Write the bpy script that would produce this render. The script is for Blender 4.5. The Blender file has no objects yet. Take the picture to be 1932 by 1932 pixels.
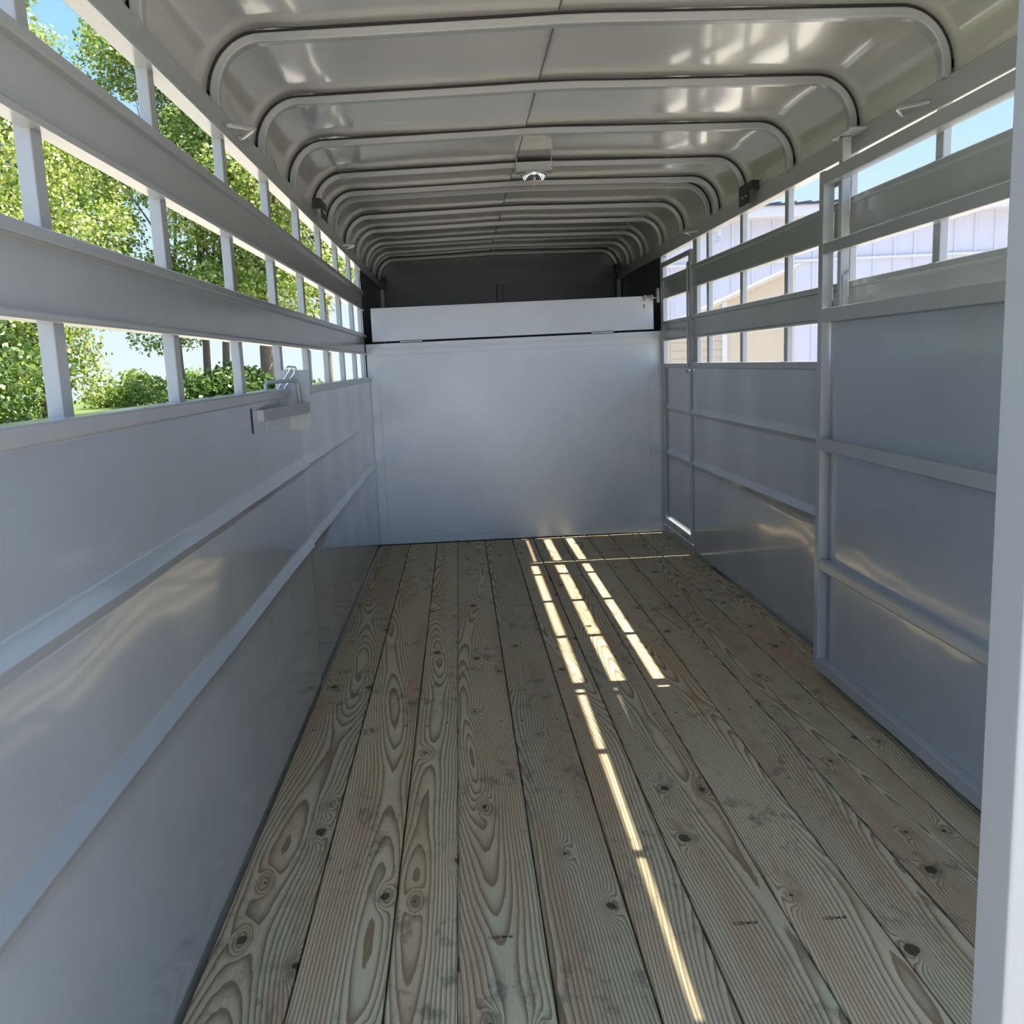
import bpy, math, random
import numpy as np
from mathutils import Vector, Matrix, noise

C = bpy.context.scene.collection
SC = bpy.context.scene
random.seed(7)

# ------------------------------------------------------------------ camera, world, sun, exposure
cam_d = bpy.data.cameras.new('camera')
cam = bpy.data.objects.new('camera', cam_d)
C.objects.link(cam)
yaw, pitch, roll = math.radians(1.008), math.radians(9.781), math.radians(-2.681)
fw = Vector((math.sin(yaw) * math.cos(pitch), math.cos(yaw) * math.cos(pitch), -math.sin(pitch)))
rt = Vector((math.cos(yaw), -math.sin(yaw), 0))
up = rt.cross(fw)
r2 = math.cos(roll) * rt + math.sin(roll) * up
u2 = -math.sin(roll) * rt + math.cos(roll) * up
cam.matrix_world = Matrix(((r2.x, u2.x, -fw.x, 0), (r2.y, u2.y, -fw.y, 0), (r2.z, u2.z, -fw.z, 1.17), (0, 0, 0, 1)))
cam_d.sensor_fit = 'HORIZONTAL'
cam_d.sensor_width = 36
cam_d.lens = 36 * 1784.7 / 1932
cam_d.shift_x = (966 - 909.7) / 1932
cam_d.shift_y = (994.1 - 966) / 1932
cam_d.clip_start = 0.02
cam_d.clip_end = 600
SC.camera = cam

w = bpy.data.worlds.new('sky')
SC.world = w
w.use_nodes = True
wn, wl = w.node_tree.nodes, w.node_tree.links
wn.clear()
wo = wn.new('ShaderNodeOutputWorld')
bg = wn.new('ShaderNodeBackground')
tc = wn.new('ShaderNodeTexCoord')
sx = wn.new('ShaderNodeSeparateXYZ')
cr = wn.new('ShaderNodeValToRGB')
cr.color_ramp.elements[0].position = 0.0
cr.color_ramp.elements[0].color = (0.60, 0.69, 0.74, 1)
cr.color_ramp.elements[1].position = 1.0
cr.color_ramp.elements[1].color = (0.10, 0.24, 0.62, 1)
for p_, c_ in ((0.10, (0.52, 0.66, 0.76)), (0.28, (0.30, 0.56, 0.98)), (0.55, (0.17, 0.36, 0.80))):
    e_ = cr.color_ramp.elements.new(p_)
    e_.color = (*c_, 1)
wl.new(tc.outputs['Generated'], sx.inputs[0])
wl.new(sx.outputs['Z'], cr.inputs[0])
# brighter blue patches added to the unseen sky behind the trailer, lighting the interior
cl = wn.new('ShaderNodeTexNoise')
cl.inputs['Scale'].default_value = 2.2
cl.inputs['Detail'].default_value = 5
wl.new(tc.outputs['Generated'], cl.inputs['Vector'])
mr = wn.new('ShaderNodeMapRange')
mr.inputs['From Min'].default_value = 0.3
mr.inputs['From Max'].default_value = -0.6
wl.new(sx.outputs['Y'], mr.inputs['Value'])
mr2 = wn.new('ShaderNodeMapRange')
mr2.inputs['From Min'].default_value = 0.35
mr2.inputs['From Max'].default_value = 0.6
wl.new(cl.outputs['Fac'], mr2.inputs['Value'])
mm = wn.new('ShaderNodeMath')
mm.operation = 'MULTIPLY'
wl.new(mr.outputs[0], mm.inputs[0])
wl.new(mr2.outputs[0], mm.inputs[1])
mx = wn.new('ShaderNodeMix')
mx.data_type = 'RGBA'
wl.new(mm.outputs[0], mx.inputs[0])
wl.new(cr.outputs[0], mx.inputs[6])
mx.inputs[7].default_value = (0.85, 1.22, 1.85, 1)
wl.new(mx.outputs[2], bg.inputs[0])
bg.inputs[1].default_value = 1.3
wl.new(bg.outputs[0], wo.inputs[0])

sun_d = bpy.data.lights.new('sun', 'SUN')
sun_d.energy = 14.0
sun_d.angle = math.radians(0.53)
sun_d.color = (1.0, 0.93, 0.80)
sun = bpy.data.objects.new('sun', sun_d)
C.objects.link(sun)
sun.location = (6, 0, 10)
sun.rotation_euler = Vector((0.56, 0.0, 1.0)).to_track_quat('Z', 'Y').to_euler()

SC.view_settings.view_transform = 'Standard'
SC.view_settings.look = 'None'
SC.view_settings.exposure = 0.12
SC.view_settings.gamma = 1.0
SC.view_settings.use_curve_mapping = False
SC.cycles.max_bounces = 10
SC.cycles.diffuse_bounces = 7
SC.cycles.glossy_bounces = 6
SC.cycles.transmission_bounces = 6
SC.cycles.use_denoising = True
SC.cycles.blur_glossy = 0.3
SC.cycles.sample_clamp_indirect = 8


# ------------------------------------------------------------------ helpers
def thing_props(o, label=None, cat=None, group=None, kind=None):
    if label: o['label'] = label
    if cat: o['category'] = cat
    if group: o['group'] = group
    if kind: o['kind'] = kind
    return o


def empty(name, loc=(0, 0, 0), parent=None):
    o = bpy.data.objects.new(name, None)
    o.empty_display_size = 0.1
    C.objects.link(o)
    o.location = loc
    if parent: o.parent = parent
    return o


class MB:
    def __init__(s):
        s.v, s.f = [], []

    def add(s, vs, fs):
        n = len(s.v)
        s.v += [tuple(p) for p in vs]
        s.f += [tuple(i + n for i in q) for q in fs]
        return s

    def box(s, x0, x1, y0, y1, z0, z1):
        vs = [(x, y, z) for z in (z0, z1) for y in (y0, y1) for x in (x0, x1)]
        return s.add(vs, [(0, 2, 3, 1), (4, 5, 7, 6), (0, 1, 5, 4), (2, 6, 7, 3), (0, 4, 6, 2), (1, 3, 7, 5)])

    def prism_y(s, poly, y0, y1):
        """closed polygon of (x, z), extruded along y"""
        n = len(poly)
        ar = sum(poly[i][0] * poly[(i + 1) % n][1] - poly[(i + 1) % n][0] * poly[i][1] for i in range(n))
        if ar < 0: poly = poly[::-1]
        vs = [(x, y0, z) for x, z in poly] + [(x, y1, z) for x, z in poly]
        fs = [(i, (i + 1) % n, n + (i + 1) % n, n + i) for i in range(n)]
        fs += [tuple(range(n))[::-1], tuple(range(n, 2 * n))]
        return s.add(vs, [q[::-1] for q in fs])

    def sweep(s, path, prof, closed=False, cap=True):
        """path: points; prof: per-point list of cross-section points"""
        n = len(prof[0])
        vs = [p for ring in prof for p in ring]
        m = len(prof)
        fs = []
        for i in range(m - 1 + (1 if closed else 0)):
            a, b = i * n, ((i + 1) % m) * n
            for j in range(n):
                k = (j + 1) % n
                fs.append((a + j, a + k, b + k, b + j))
        if cap and not closed:
            fs += [tuple(range(n))[::-1], tuple(range((m - 1) * n, m * n))]
        return s.add(vs, fs)

    def tube(s, pts, r, n=10, closed=False, radii=None):
        pts = [Vector(p) for p in pts]
        prof = []
        prev = None
        m = len(pts)
        for i, p in enumerate(pts):
            if closed:
                t = (pts[(i + 1) % m] - pts[i - 1]).normalized()
            else:
                t = (pts[min(i + 1, m - 1)] - pts[max(i - 1, 0)]).normalized()
            if prev is None:
                a = Vector((0, 0, 1)) if abs(t.z) < 0.9 else Vector((1, 0, 0))
                nx = t.cross(a).normalized()
            else:
                nx = (prev - t * prev.dot(t)).normalized()
            prev = nx
            ny = t.cross(nx)
            rr = radii[i] if radii else r
            prof.append([p + nx * rr * math.cos(2 * math.pi * k / n) + ny * rr * math.sin(2 * math.pi * k / n) for k in range(n)])
        return s.sweep(pts, prof, closed)

    def lathe(s, c, prof, n=32, axis='z'):
        """prof: (radius, height) list"""
        rings = []
        for r, h in prof:
            ring = []
            for k in range(n):
                a = 2 * math.pi * k / n
                if axis == 'z': p = (c[0] + r * math.cos(a), c[1] + r * math.sin(a), c[2] + h)
                elif axis == 'x': p = (c[0] + h, c[1] + r * math.cos(a), c[2] + r * math.sin(a))
                else: p = (c[0] + r * math.cos(a), c[1] + h, c[2] + r * math.sin(a))
                ring.append(p)
            rings.append(ring)
        return s.sweep(None, rings)

    def build(s, name, mat, parent=None, origin=(0, 0, 0), smooth=False, bevel=0.0, seg=2, fix=True):
        me = bpy.data.meshes.new(name)
        ox, oy, oz = origin
        me.from_pydata([(x - ox, y - oy, z - oz) for x, y, z in s.v], [], s.f)
        if fix:
            import bmesh
            bm = bmesh.new()
            bm.from_mesh(me)
            bmesh.ops.recalc_face_normals(bm, faces=bm.faces)
            bm.to_mesh(me)
            bm.free()
        me.materials.append(mat)
        o = bpy.data.objects.new(name, me)
        C.objects.link(o)
        o.location = origin
        if parent:
            o.parent = parent
            o.location = Vector(origin) - parent_loc(parent)
        if smooth:
            me.shade_smooth()
            if smooth == 'auto':
                me.set_sharp_from_angle(angle=math.radians(35))
        if bevel:
            b = o.modifiers.new('bevel', 'BEVEL')
            b.width = bevel
            b.segments = seg
            b.limit_method = 'ANGLE'
            b.harden_normals = True
            me.shade_smooth()
            me.set_sharp_from_angle(angle=math.radians(35))
        return o


def parent_loc(p):
    v = Vector((0, 0, 0))
    while p:
        v += p.location
        p = p.parent
    return v


# ------------------------------------------------------------------ materials
class NT:
    def __init__(s, name):
        s.m = bpy.data.materials.new(name)
        s.m.use_nodes = True
        s.n, s.l = s.m.node_tree.nodes, s.m.node_tree.links
        s.b = s.n['Principled BSDF']

    def node(s, t, **kw):
        x = s.n.new(t)
        for k, v in kw.items(): setattr(x, k, v)
        return x

    def link(s, a, b): s.l.new(a, b)

    def val(s, x, sock):
        if isinstance(x, (int, float)): sock.default_value = x
        elif isinstance(x, (tuple, list)): sock.default_value = x
        else: s.l.new(x, sock)

    def math(s, op, a, b=None, c=None, clamp=False):
        x = s.node('ShaderNodeMath', operation=op)
        x.use_clamp = clamp
        s.val(a, x.inputs[0])
        if b is not None: s.val(b, x.inputs[1])
        if c is not None: s.val(c, x.inputs[2])
        return x.outputs[0]

    def noise(s, vec, scale, detail=2, rough=0.5, dist=0.0):
        x = s.node('ShaderNodeTexNoise')
        if vec is not None: s.link(vec, x.inputs['Vector'])
        x.inputs['Scale'].default_value = scale
        x.inputs['Detail'].default_value = detail
        x.inputs['Roughness'].default_value = rough
        x.inputs['Distortion'].default_value = dist
        return x.outputs['Fac']

    def ramp(s, fac, stops):
        x = s.node('ShaderNodeValToRGB')
        els = x.color_ramp.elements
        while len(els) < len(stops): els.new(0.5)
        for e, (p, c) in zip(els, stops):
            e.position = p
            e.color = (*c, 1) if len(c) == 3 else c
        s.link(fac, x.inputs[0])
        return x.outputs[0]

    def mix(s, f, a, b, blend='MIX'):
        x = s.node('ShaderNodeMix', data_type='RGBA', blend_type=blend)
        s.val(f, x.inputs[0])
        s.val(a if not isinstance(a, tuple) else (*a, 1), x.inputs[6])
        s.val(b if not isinstance(b, tuple) else (*b, 1), x.inputs[7])
        return x.outputs[2]

    def mr(s, v, a, b, c=0.0, d=1.0, smooth=False):
        x = s.node('ShaderNodeMapRange')
        if smooth: x.interpolation_type = 'SMOOTHSTEP'
        s.val(v, x.inputs[0])
        for i, q in enumerate((a, b, c, d)): x.inputs[i + 1].default_value = q
        return x.outputs[0]

    def xyz(s, x, y, z):
        q = s.node('ShaderNodeCombineXYZ')
        for i, v in enumerate((x, y, z)): s.val(v, q.inputs[i])
        return q.outputs[0]

    def bump(s, h, strength, dist):
        x = s.node('ShaderNodeBump')
        x.inputs['Strength'].default_value = strength
        x.inputs['Distance'].default_value = dist
        s.link(h, x.inputs['Height'])
        s.link(x.outputs[0], s.b.inputs['Normal'])

    def pos(s):
        return s.node('ShaderNodeNewGeometry').outputs['Position']


def simple(name, col, rough=0.5, metal=0.0, spec=0.5):
    t = NT(name)
    t.b.inputs['Base Color'].default_value = (*col, 1)
    t.b.inputs['Roughness'].default_value = rough
    t.b.inputs['Metallic'].default_value = metal
    t.b.inputs['Specular IOR Level'].default_value = spec
    return t.m


def paint(name, col, rough=0.22, metal=0.0, wave=0.0, wscale=1.0, spec=0.6, coat=0.0):
    """sprayed grey enamel: slight orange peel, slow waviness of the thin sheet, faint scuffs"""
    t = NT(name)
    p = t.pos()
    sc = t.noise(p, 3.5, 5, 0.6)
    base = t.mix(t.mr(sc, 0.35, 0.75), tuple(c * 1.0 for c in col), tuple(c * 0.93 for c in col))
    t.link(base, t.b.inputs['Base Color'])
    rn = t.noise(p, 1.7, 3)
    t.link(t.mr(rn, 0.3, 0.7, rough * 0.95, rough * 1.08), t.b.inputs['Roughness'])
    t.b.inputs['Metallic'].default_value = metal
    t.b.inputs['Specular IOR Level'].default_value = spec
    t.b.inputs['Coat Weight'].default_value = coat
    t.b.inputs['Coat Roughness'].default_value = 0.085
    if wave:
        t.bump(t.math('MULTIPLY', t.noise(p, wscale, 1, 0.4), wave), 1.0, 1.0)
    return t.m


PAINT = paint('grey_enamel', (0.355, 0.37, 0.375), 0.20, spec=0.7)
SHEET = paint('grey_enamel_sheet', (0.345, 0.38, 0.41), 0.20, wave=0.008, wscale=2.6, spec=0.8, coat=0.8)
ROOF = paint('grey_roof_sheet', (0.53, 0.52, 0.485), 0.20, wave=0.012, wscale=2.0, spec=0.8, coat=0.8)
SATIN = paint('satin_steel_panel', (0.47, 0.50, 0.525), 0.36, metal=0.5, wave=0.004, wscale=1.5)
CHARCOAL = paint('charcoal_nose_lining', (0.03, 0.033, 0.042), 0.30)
BLACK = simple('black_plastic', (0.012, 0.012, 0.014), 0.45)
CHROME = simple('chrome', (0.75, 0.78, 0.82), 0.08, 1.0)
BOLT = simple('zinc_bolt', (0.6, 0.6, 0.62), 0.3, 1.0)
DARKHOLE = simple('unlit_hole', (0.01, 0.01, 0.012), 0.8)
INK = simple('stamp_ink', (0.035, 0.03, 0.03), 0.8)
SCREW = simple('oxidised_screw', (0.05, 0.045, 0.04), 0.6, 0.3)


def wood(name, stamp=False):
    t = NT(name)
    tcn = t.node('ShaderNodeTexCoord')
    sp = t.node('ShaderNodeSeparateXYZ')
    t.link(tcn.outputs['Object'], sp.inputs[0])
    u, v = sp.outputs['X'], sp.outputs['Y']
    rnd = t.node('ShaderNodeObjectInfo').outputs['Random']
    off = t.math('MULTIPLY', rnd, 61.0)
    vv = t.math('ADD', v, off)
    # depth of the heart below the face, wandering along the board
    A = t.xyz(t.math('MULTIPLY', u, 1.5), vv, off)
    d = t.math('MULTIPLY_ADD', t.noise(A, 0.55, 1.5, 0.5), 0.26, -0.085)
    xo = t.math('MULTIPLY_ADD', t.noise(t.xyz(off, vv, 3.0), 0.35, 0), 0.40, -0.20)
    du = t.math('SUBTRACT', u, xo)
    r = t.math('SQRT', t.math('ADD', t.math('MULTIPLY', du, du), t.math('MULTIPLY', d, d)))
    # knots
    P = t.xyz(t.math('MULTIPLY', u, 9.0), t.math('MULTIPLY', vv, 2.6), 0.0)
    vo = t.node('ShaderNodeTexVoronoi', voronoi_dimensions='2D')
    t.link(P, vo.inputs['Vector'])
    vo.inputs['Scale'].default_value = 1.0
    vo.inputs['Randomness'].default_value = 0.9
    dv = t.node('ShaderNodeVectorMath', operation='SUBTRACT')
    t.link(P, dv.inputs[0])
    t.link(vo.outputs['Position'], dv.inputs[1])
    ds = t.node('ShaderNodeSeparateXYZ')
    t.link(dv.outputs[0], ds.inputs[0])
    ku = t.math('DIVIDE', ds.outputs['X'], 9.0)
    kv = t.math('DIVIDE', ds.outputs['Y'], 2.6)
    cs = t.node('ShaderNodeSeparateColor')
    t.link(vo.outputs['Color'], cs.inputs[0])
    gate = t.math('GREATER_THAN', cs.outputs['Red'], 0.54)
    wob = t.math('MULTIPLY_ADD', t.noise(A, 45, 2), 0.012, -0.006)
    e1 = t.math('ADD', t.math('POWER', t.math('DIVIDE', ku, 0.017), 2.0), t.math('POWER', t.math('DIVIDE', kv, 0.05), 2.0))
    fall = t.math('MULTIPLY', t.math('DIVIDE', 1.0, t.math('ADD', 1.0, t.math('MULTIPLY', e1, e1))), gate)
    kd = t.math('ADD', t.math('SQRT', t.math('ADD', t.math('MULTIPLY', ku, ku), t.math('POWER', t.math('MULTIPLY', kv, 0.75), 2.0))), wob)
    size = t.math('MULTIPLY_ADD', cs.outputs['Green'], 0.012, 0.0025)
    core = t.math('MULTIPLY', t.math('LESS_THAN', kd, size), gate)
    halo = t.math('MULTIPLY', t.mr(kd, 0.034, 0.006, 0, 1, True), gate)
    # rings
    small = t.math('MULTIPLY', t.noise(t.xyz(t.math('MULTIPLY', u, 6.0), vv, off), 2.6, 4, 0.62), 0.0085)
    rr = t.math('ADD', t.math('ADD', r, small), t.math('MULTIPLY', fall, 0.026))
    ring = t.math('FRACT', t.math('MULTIPLY', rr, 132.0))
    fine = t.noise(t.xyz(t.math('MULTIPLY', u, 420.0), t.math('MULTIPLY', vv, 9.0), off), 1.0, 3, 0.6)
    late = t.ramp(ring, [(0.0, (1, 1, 1)), (0.40, (0.92, 0.92, 0.92)), (0.66, (0.5, 0.5, 0.5)), (0.86, (0.0, 0.0, 0.0)), (0.97, (0.1, 0.1, 0.1)), (1.0, (1, 1, 1))])
    tone = t.noise(t.xyz(t.math('MULTIPLY', u, 4.0), vv, off), 1.1, 2)
    early_c = t.mix(t.mr(tone, 0.3, 0.7), (0.60, 0.505, 0.325), (0.51, 0.48, 0.325))
    warm = t.mr(t.noise(t.xyz(t.math('MULTIPLY', u, 7.0), t.math('MULTIPLY', vv, 0.5), off), 1.6, 2), 0.48, 0.66)
    early_c = t.mix(t.math('MULTIPLY', warm, 0.75), early_c, (0.50, 0.35, 0.205))
    late_c = (0.235, 0.165, 0.09)
    col = t.mix(late, late_c, early_c)
    col = t.mix(t.mr(fine, 0.3, 0.75, 0, 0.28), col, (0.13, 0.115, 0.085))
    bright = t.math('MULTIPLY_ADD', rnd, 0.32, 0.86)
    bc = t.node('ShaderNodeCombineColor')
    for i in range(3): t.link(bright, bc.inputs[i])
    col = t.mix(1.0, col, bc.outputs[0], 'MULTIPLY')
    # boot scuffs and yard dirt
    dn = t.noise(t.xyz(t.math('MULTIPLY', u, 9.0), t.math('MULTIPLY', vv, 5.0), off), 2.2, 6, 0.7)
    dm = t.noise(t.xyz(u, t.math('MULTIPLY', vv, 0.9), 0.0), 2.0, 1)
    dirt = t.math('MULTIPLY', t.mr(dn, 0.52, 0.62), t.mr(dm, 0.42, 0.62))
    col = t.mix(t.math('MULTIPLY', dirt, 0.55), col, (0.075, 0.07, 0.065))
    col = t.mix(t.math('MULTIPLY', halo, 0.30), col, (0.12, 0.085, 0.05))
    col = t.mix(t.math('MULTIPLY', core, 0.85), col, (0.028, 0.018, 0.014))
    t.link(col, t.b.inputs['Base Color'])
    t.b.inputs['Roughness'].default_value = 0.62
    t.b.inputs['Specular IOR Level'].default_value = 0.3
    h = t.math('ADD', t.math('MULTIPLY', late, 0.0004), t.math('MULTIPLY', fine, 0.0003))
    t.bump(h, 0.6, 1.0)
    return t.m


WOOD = wood('treated_pine')

# ------------------------------------------------------------------ dimensions (metres; deck top z = 0, camera above x = 0, y = 0)
XL, XR = -0.570, 1.335
Y0, YF, YN = 0.70, 6.25, 7.90
GROUND = -0.52
SUNC = 0.56

# ------------------------------------------------------------------ setting outside: ground
gt = NT('yard_ground')
gp = gt.pos()
gs = gt.node('ShaderNodeSeparateXYZ')
gt.link(gp, gs.inputs[0])
edge = gt.math('ADD', gs.outputs['X'], gt.math('MULTIPLY_ADD', gt.noise(gp, 0.25, 4), 5.0, -2.5))
field = gt.mr(edge, -5.5, -7.5)
grav = gt.mix(gt.noise(gp, 55, 4, 0.7), (0.47, 0.42, 0.34), (0.68, 0.62, 0.52))
gras = gt.mix(gt.noise(gp, 1.3, 6, 0.7), (0.07, 0.12, 0.015), (0.17, 0.21, 0.05))
gt.link(gt.mix(field, grav, gras), gt.b.inputs['Base Color'])
gt.b.inputs['Roughness'].default_value = 0.95
gt.bump(gt.noise(gp, 60, 4, 0.7), 0.6, 0.02)
gm = MB()
gm.add([(-75, -60, GROUND), (75, -60, GROUND), (75, 92, GROUND), (-75, 92, GROUND)], [(0, 1, 2, 3)])
thing_props(gm.build('ground', gt.m, fix=False), 'pale gravel yard turning to green meadow beside the trailer', kind='structure')

# ------------------------------------------------------------------ floor
SEAMS = [-0.572, -0.379, -0.196, -0.058, 0.122, 0.307, 0.448, 0.632, 0.810, 0.957, 1.157, 1.348]
joists = MB()
for jy in np.arange(0.9, 7.9, 0.42):
    joists.box(-0.60, 1.36, jy, jy + 0.05, -0.14, -0.045)
joists.box(-0.62, -0.57, Y0, YN, -0.16, -0.042)
joists.box(1.345, 1.385, Y0, YN, -0.16, -0.042)
floor = thing_props(joists.build('floor', PAINT), 'timber plank deck of the stock trailer', kind='structure')
for i in range(11):
    a, b = SEAMS[i] + 0.0022, SEAMS[i + 1] - 0.0022
    m = MB()
    ya, yb = Y0 + 0.02, YF - 0.012 - random.random() * 0.006
    xm = (a + b) / 2
    ym = 3.5
    n = 40
    # slightly cupped board with tiny wander of its edges
    ring = []
    for k in range(n + 1):
        y = ya + (yb - ya) * k / n
        e1 = 0.0010 * noise.noise(Vector((i * 3.1, y * 0.8, 0)))
        e2 = 0.0010 * noise.noise(Vector((i * 3.1 + 9, y * 0.8, 0)))
        dz = -0.0012 * random.random() * 0 + 0.0008 * noise.noise(Vector((i * 7.7, y * 0.5, 4)))
        ring.append([(a + e1, y, -0.04), (b + e2, y, -0.04), (b + e2, y, dz - 0.003), (b + e2 - 0.003, y, dz), (xm, y, dz - 0.0004), (a + e1 + 0.003, y, dz), (a + e1, y, dz - 0.003)])
    m.sweep(None, ring)
    pl = m.build('floor_plank', WOOD, floor, origin=(xm, ym, 0), smooth='auto')
    for y in (2.985, 5.36):
        for sx_ in (a + 0.032, b - 0.034):
            s_ = MB()
            yy = y + random.uniform(-0.012, 0.012)
            s_.lathe((sx_, yy, 0.0), [(0.0001, -0.004), (0.0042, -0.004), (0.0042, 0.0004), (0.0001, 0.0002)], 10)
            s_.build('screw', SCREW, pl)
    if i in (3, 6, 7):
        x0 = {3: 0.006, 6: 0.515, 7: 0.702}[i]
        cu = bpy.data.curves.new('grade_stamp', 'FONT')
        cu.body = 'D IM 6I'
        cu.size = 0.0115
        cu.offset = 0.0002
        tx = bpy.data.objects.new('grade_stamp', cu)
        C.objects.link(tx)
        cu.materials.append(INK)
        tx.parent = pl
        tx.location = Vector((x0 + 0.013, 1.780, 0.0009)) - Vector((xm, ym, 0))
        # little capsule and circle marks of the stamp
        q = MB()
        def ringmark(cx_, cy_, rx, ry, wd=0.0007, n_=28, pw=1.0):
            o_, i_ = [], []
            for k in range(n_):
                a_ = 2 * math.pi * k / n_
                c_, s2 = math.cos(a_), math.sin(a_)
                c_ = math.copysign(abs(c_) ** pw, c_); s2 = math.copysign(abs(s2) ** pw, s2)
                o_.append((cx_ + rx * c_, cy_ + ry * s2, 0.0009))
                i_.append((cx_ + (rx - wd) * c_, cy_ + (ry - wd) * s2, 0.0009))
            q.add(o_ + i_, [(k, (k + 1) % n_, n_ + (k + 1) % n_, n_ + k) for k in range(n_)])
        ringmark(x0 + 0.0105, 1.784, 0.0125, 0.0062, pw=0.7)
        ringmark(x0 + 0.0045, 1.784, 0.0038, 0.0038)
        ringmark(x0 + 0.047, 1.786, 0.0040, 0.0046)
        q.add([(x0 + 0.0095, 1.781, 0.0009), (x0 + 0.0125, 1.784, 0.0009), (x0 + 0.0095, 1.787, 0.0009)], [(0, 1, 2)])
        q.build('stamp_outline', INK, pl, fix=False)

# ------------------------------------------------------------------ side walls
def sheet_grid(x_of, y0, y1, z0, z1, ny, zs, out, th=0.003):
    """thin closed sheet: inner face x_of(y, z), outer face offset by out*th"""
    m = MB()
    ys = [y0 + (y1 - y0) * i / ny for i in range(ny + 1)]
    nz = len(zs)
    inner = [(x_of(y, z), y, z) for y in ys for z in zs]
    outer = [(x_of(y, z) + out * th, y, z) for y in ys for z in zs]
    fs = []
    N = len(inner)
    for i in range(ny):
        for j in range(nz - 1):
            a, b, c_, d_ = i * nz + j, i * nz + j + 1, (i + 1) * nz + j + 1, (i + 1) * nz + j
            fs.append((a, b, c_, d_))
            fs.append((N + a, N + d_, N + c_, N + b))
    for i in range(ny):
        a, d_ = i * nz, (i + 1) * nz
        fs.append((a, d_, N + d_, N + a))
        a, d_ = i * nz + nz - 1, (i + 1) * nz + nz - 1
        fs.append((a, N + a, N + d_, d_))
    for j in range(nz - 1):
        a = j
        fs.append((a, N + a, N + a + 1, a + 1))
        a = ny * nz + j
        fs.append((a, a + 1, N + a + 1, N + a))
    m.add(inner + outer, fs)
    return m


ZS = []
def dense(a, b, n): return [a + (b - a) * i / n for i in range(n + 1)]
ZS = sorted(set([round(z, 4) for z in dense(0.0, 0.514, 14) + [0.516, 0.518, 0.540, 0.5415, 0.5430, 0.570, 0.572, 0.575] + dense(0.59, 0.806, 8) +
             [0.811, 0.813, 0.834, 0.8355, 0.837, 0.862, 0.864, 0.867] + dense(0.88, 1.11, 9)]))


def rib(z):
    """pressed V rib, protruding inwards"""
    r = 0.0
    for lo, pk, hi in ((0.514, 0.5415, 0.573), (0.812, 0.8355, 0.866)):
        if lo < z < pk: r = 0.016 * (z - lo) / (pk - lo)
        elif pk <= z < hi: r = 0.016 * (hi - z) / (hi - pk)
    return r


def wavy(y, z, seed):
    amp = 0.0045 if z < 0.8 else 0.0016
    v = noise.noise(Vector((y * 1.1 + seed, z * 1.6, seed))) * amp
    v += noise.noise(Vector((y * 4.0 + seed, z * 2.2, seed + 5))) * amp * 0.28
    v += 0.0012 * math.cos(2 * math.pi * (y - 0.9) / 0.607) * (1.0 if y > 3.4 else 0.35)
    return v * min(1, z / 0.08)


def wall_x_left(y, z):
    x = XL + rib(z) * (1.0 if y < 3.42 else 0.75) + wavy(y, z, 3.3)
    if y > 3.42: x -= 0.006 * min(1, (y - 3.42) / 0.03)
    return x


wl_bm = MB()
wl_bm.box(-0.626, -0.590, Y0, YN, -0.03, 1.09)
wall_left = thing_props(wl_bm.build('wall_left', PAINT), 'slatted grey steel side wall with lower sheet panel', kind='structure')
sheet_grid(wall_x_left, Y0, YF, 0, 1.1, 190, ZS, -1).build('sheet_panel', SHEET, wall_left, smooth=True)


def wall_x_right(y, z):
    flare = (0.020 * (1 - z / 1.1)) * max(0.0, min(1.0, (6.2 - y) / 2.6))
    return XR - rib(z) * 0.8 + flare + wavy(y, z, 11.9)


wr_bm = MB()
wr_bm.box(1.366, 1.386, Y0, 5.445, -0.03, 1.09)
wall_right = thing_props(wr_bm.build('wall_right', PAINT), 'slatted grey steel side wall with lower sheet panel and open divider gate', kind='structure')
sheet_grid(wall_x_right, Y0, 5.443, 0, 1.1, 150, ZS, 1).build('sheet_panel', SHEET, wall_right, smooth=True)


def slat_profile(z0, z1, xin, s, rec=0.010):
    """s = +1: outside is towards +x (right wall)"""
    d = lambda u: xin + s * u
    return [(d(0.004), z0), (d(0.036), z0), (d(0.036), z1), (d(0.004), z1), (d(0.0), z1 - 0.004), (d(0.0), z1 - 0.020),
            (d(0.002), z1 - 0.023), (d(rec - 0.001), z1 - 0.026), (d(rec), z0 + 0.015), (d(0.003), z0 + 0.013), (d(0.0), z0 + 0.009), (d(0.0), z0 + 0.004)]


for z0, z1 in ((1.258, 1.390), (1.535, 1.662)):
    MB().prism_y(slat_profile(z0, z1, -0.576, -1, 0.017), Y0, 6.215).build('side_slat', PAINT, wall_left, bevel=0.002)
    MB().prism_y(slat_profile(z0, z1, 1.333, 1), Y0, 5.443).build('side_slat', PAINT, wall_right, bevel=0.002)


def top_rail(name, xin, s, z0, z1, y0, y1, par, wdt=0.047, bev=0.006):
    a, b = sorted((xin, xin + s * wdt))
    return MB().box(a, b, y0, y1, z0, z1).build(name, PAINT, par, bevel=bev, seg=3)


top_rail('panel_rail', -0.560, -1, 1.090, 1.120, Y0, 3.196, wall_left, 0.064)
top_rail('panel_rail', -0.566, -1, 1.088, 1.118, 3.206, 6.235, wall_left, 0.058)
top_rail('panel_rail', 1.328, 1, 1.090, 1.121, Y0, 5.443, wall_right, 0.052, 0.004)
top_rail('roof_rail', -0.577, -1, 1.790, 1.852, Y0, 7.85, wall_left, 0.045, 0.004)
top_rail('roof_rail', 1.326, 1, 1.790, 1.862, Y0, 7.85, wall_right, 0.048, 0.004)
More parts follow.
